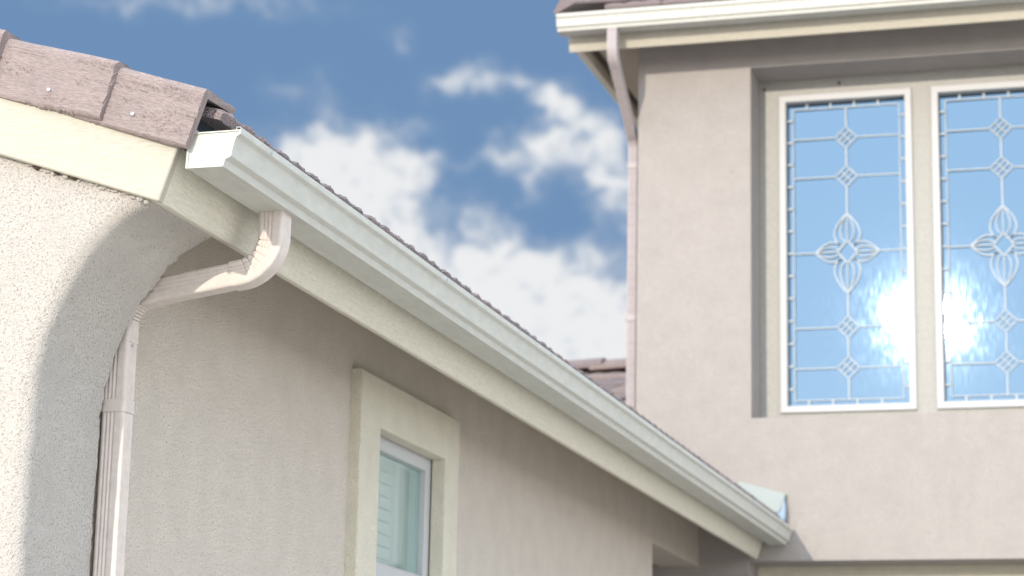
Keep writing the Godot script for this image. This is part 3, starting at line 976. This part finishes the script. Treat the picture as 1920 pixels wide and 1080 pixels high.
var tile_meshes := []

func two_storey_house() -> void:
	var house := thing("two_storey_house", "tall stucco house front with two leaded windows in a deep recess", "house")
	var zt := -12.42
	var face := Transform3D(Basis.IDENTITY, Vector3(0, 0, zt))
	var w := wall_soup(face, -2.95, 0.0, 1.0, 6.02, 0.30, [[-2.295, 3.692, -0.43, 5.718], [-2.312, 1.0, -0.43, 2.903]])
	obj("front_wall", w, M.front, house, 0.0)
	var s := Soup.new()
	s.box(Vector3(-2.948, 0, -17.0), Vector3(-2.70, 6.02, zt - 0.302))
	s.box(Vector3(0.75, 0, -17.0), Vector3(0.998, 5.94, zt - 0.302))
	s.box(Vector3(-2.70, 0, -17.0), Vector3(0.75, 5.94, -16.75))
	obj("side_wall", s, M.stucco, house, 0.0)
	# eaves
	obj("fascia_board", fascia_soup(-1.24, 3.286 - 0.0), M.wood_x_sunlit, house, 38.0, tower_frame)
	var lf := Transform3D(Basis(Vector3(-1, 0, 0), Vector3(0, 1, 0), Vector3(0, 0, -1)), Vector3(-3.25, 5.784, 0))
	obj("fascia_board", fascia_soup(12.12, 17.3), M.wood_z, house, 38.0, lf)
	s = Soup.new()
	s.prism(PackedVector2Array([Vector2(-0.036, 0.135), Vector2(-0.036, 0.147), Vector2(-0.34, 0.248), Vector2(-0.34, 0.236)]), Transform3D(), -1.24, 3.24)
	obj("soffit", s, M.soffit, house, 0.0, tower_frame)
	s = Soup.new()
	s.prism(PackedVector2Array([Vector2(-0.036, 0.135), Vector2(-0.036, 0.147), Vector2(-0.34, 0.248), Vector2(-0.34, 0.236)]), Transform3D(), 12.16, 17.3)
	obj("soffit", s, M.soffit, house, 0.0, lf)
	# hip roof
	var roof := node("roof", house)
	s = Soup.new()
	var a := Vector3(-3.28, 5.93, -12.09)
	var b := Vector3(1.28, 5.93, -12.09)
	var c := Vector3(1.28, 5.93, -17.3)
	var d := Vector3(-3.28, 5.93, -17.3)
	var e := Vector3(-1.0, 6.68, -14.37)
	var f := Vector3(-1.0, 6.68, -15.02)
	s.tri(a, b, e); s.quad(b, c, f, e); s.tri(c, d, f); s.quad(d, a, e, f)
	obj("roof_deck", s, M.deck, roof, 0.0)
	roof_tiles(roof, tower_frame, -1.25, 3.36, 3, 0.01, tile_meshes, [M.clay_light, M.clay_dark, M.clay_light], 1.0)
	var hip := []
	for k in 3:
		var h := Soup.new()
		var p := PackedVector2Array([Vector2(-0.11, -0.035), Vector2(0.11, -0.035), Vector2(0.115, -0.018), Vector2(0.02, 0.03), Vector2(-0.02, 0.03), Vector2(-0.115, -0.018)])
		h.prism(p, Transform3D(), -0.42, 0.0)
		var dir := Vector3(-1, -0.333, 1).normalized()
		var sd := Vector3(0, 1, 0).cross(dir).normalized()
		put("hip_tile", mesh_of(h, 30.0), M.clay_light, roof, Transform3D(Basis(sd, dir.cross(sd), dir), Vector3(-3.29, 6.035, -11.98) - dir * 0.36 * k))
	# upper window: a cream casing at the back of the recess
	var win := node("window", house)
	var zc := -12.70
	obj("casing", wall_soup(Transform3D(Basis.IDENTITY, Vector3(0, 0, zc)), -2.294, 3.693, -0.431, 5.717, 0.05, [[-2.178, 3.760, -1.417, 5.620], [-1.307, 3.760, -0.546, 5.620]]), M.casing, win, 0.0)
	leaded_pane(win, -2.138, -1.457, 3.800, 5.580, zc)
	leaded_pane(win, -1.267, -0.586, 3.800, 5.580, zc)
	for p in [Vector3(-2.265, 5.672, zc), Vector3(-1.83, 5.683, zc)]:
		var k := Soup.new()
		k.dome(p, Vector3(0, 0, 1), 0.009, 0.006)
		obj("bolt", k, M.dark, win)
	var low := node("lower_window", house)
	obj("casing", wall_soup(Transform3D(Basis.IDENTITY, Vector3(0, 0, zc)), -2.311, 1.001, -0.431, 2.902, 0.05, [[-2.15, 1.15, -0.60, 2.74]]), M.trim, low, 0.0)  # paler trim colour makes up for the shade in this recess
	obj("frame", ring_soup(Transform3D(), [-2.15, 1.15, -0.60, 2.74], [-2.10, 1.20, -0.65, 2.69], zc - 0.04, zc + 0.012, 0.006), M.vinyl, low)
	s = Soup.new()
	s.box(Vector3(-2.105, 1.195, zc - 0.022), Vector3(-0.645, 2.695, zc - 0.014))
	obj("pane", s, M.mirror, low)

func rear_wing() -> void:
	var house := thing("rear_wing", "pinkish tiled roof of a wing behind, seen between low gutter and tall downspout", "house")
	var zr := -14.2
	var yr := 4.30
	var s := Soup.new()
	s.box(Vector3(-8.0, 0, -17.0), Vector3(-3.1, 3.3, -12.62))
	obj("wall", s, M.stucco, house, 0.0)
	var roof := node("roof", house)
	var tilt := deg_to_rad(PITCH)
	var down := Vector3(0, -sin(tilt), cos(tilt))
	var nrm := Vector3(0, cos(tilt), sin(tilt))
	s = Soup.new()
	var r0 := Vector3(0, yr, zr)
	for e in [[Vector3(-8, 0, 0), Vector3(-2.97, 0, 0)]]:
		s.quad(e[0] + r0 + down * 2.95, e[1] + r0 + down * 2.95, e[1] + r0, e[0] + r0)
		var back := Vector3(0, -sin(tilt), -cos(tilt)) * 2.95
		s.quad(e[0] + r0, e[1] + r0, e[1] + r0 + back, e[0] + r0 + back)
	obj("roof_deck", s, M.deck, roof, 0.0)
	for r in 8:
		var t2 := tilt - deg_to_rad(2.6)
		var dn := Vector3(0, -sin(t2), cos(t2))
		var nm := Vector3(0, cos(t2), sin(t2))
		for k in 6:
			var foot := r0 + down * (0.32 + 0.36 * r) + nrm * 0.012 + Vector3(-2.99 - 0.33 * (k + 1) - (0.165 if r % 2 else 0.0), 0, 0)
			var jig := sin((r * 6 + k) * 7.13) * 0.5
			put("roof_tile", tile_meshes[(r * 3 + k) % 4], [M.clay_light, M.clay_dark, M.clay][(r + k * 2) % 3], roof, Transform3D(Basis(Vector3(1, 0, 0), nm, dn) * Basis(Vector3(0, 1, 0), jig * 0.015), foot + nm * absf(jig) * 0.006))
	var cap := Soup.new()
	cap.prism(PackedVector2Array([Vector2(-0.12, -0.045), Vector2(0.12, -0.045), Vector2(0.125, -0.02), Vector2(0.03, 0.03), Vector2(-0.03, 0.03), Vector2(-0.125, -0.02)]), Transform3D(), -0.42, 0.0)
	var cm := mesh_of(cap, 30.0)
	for k in 6:
		# laid along the ridge, each end over the next
		put("ridge_tile", cm, [M.clay_light, M.clay][k % 2], roof, Transform3D(Basis(Vector3(0, 0, 1), Vector3(0, 1, 0), Vector3(-1, 0, 0)) * Basis(Vector3(1, 0, 0), 0.05), Vector3(-3.655 - 0.34 * (k - 1), yr + 0.065, zr)))
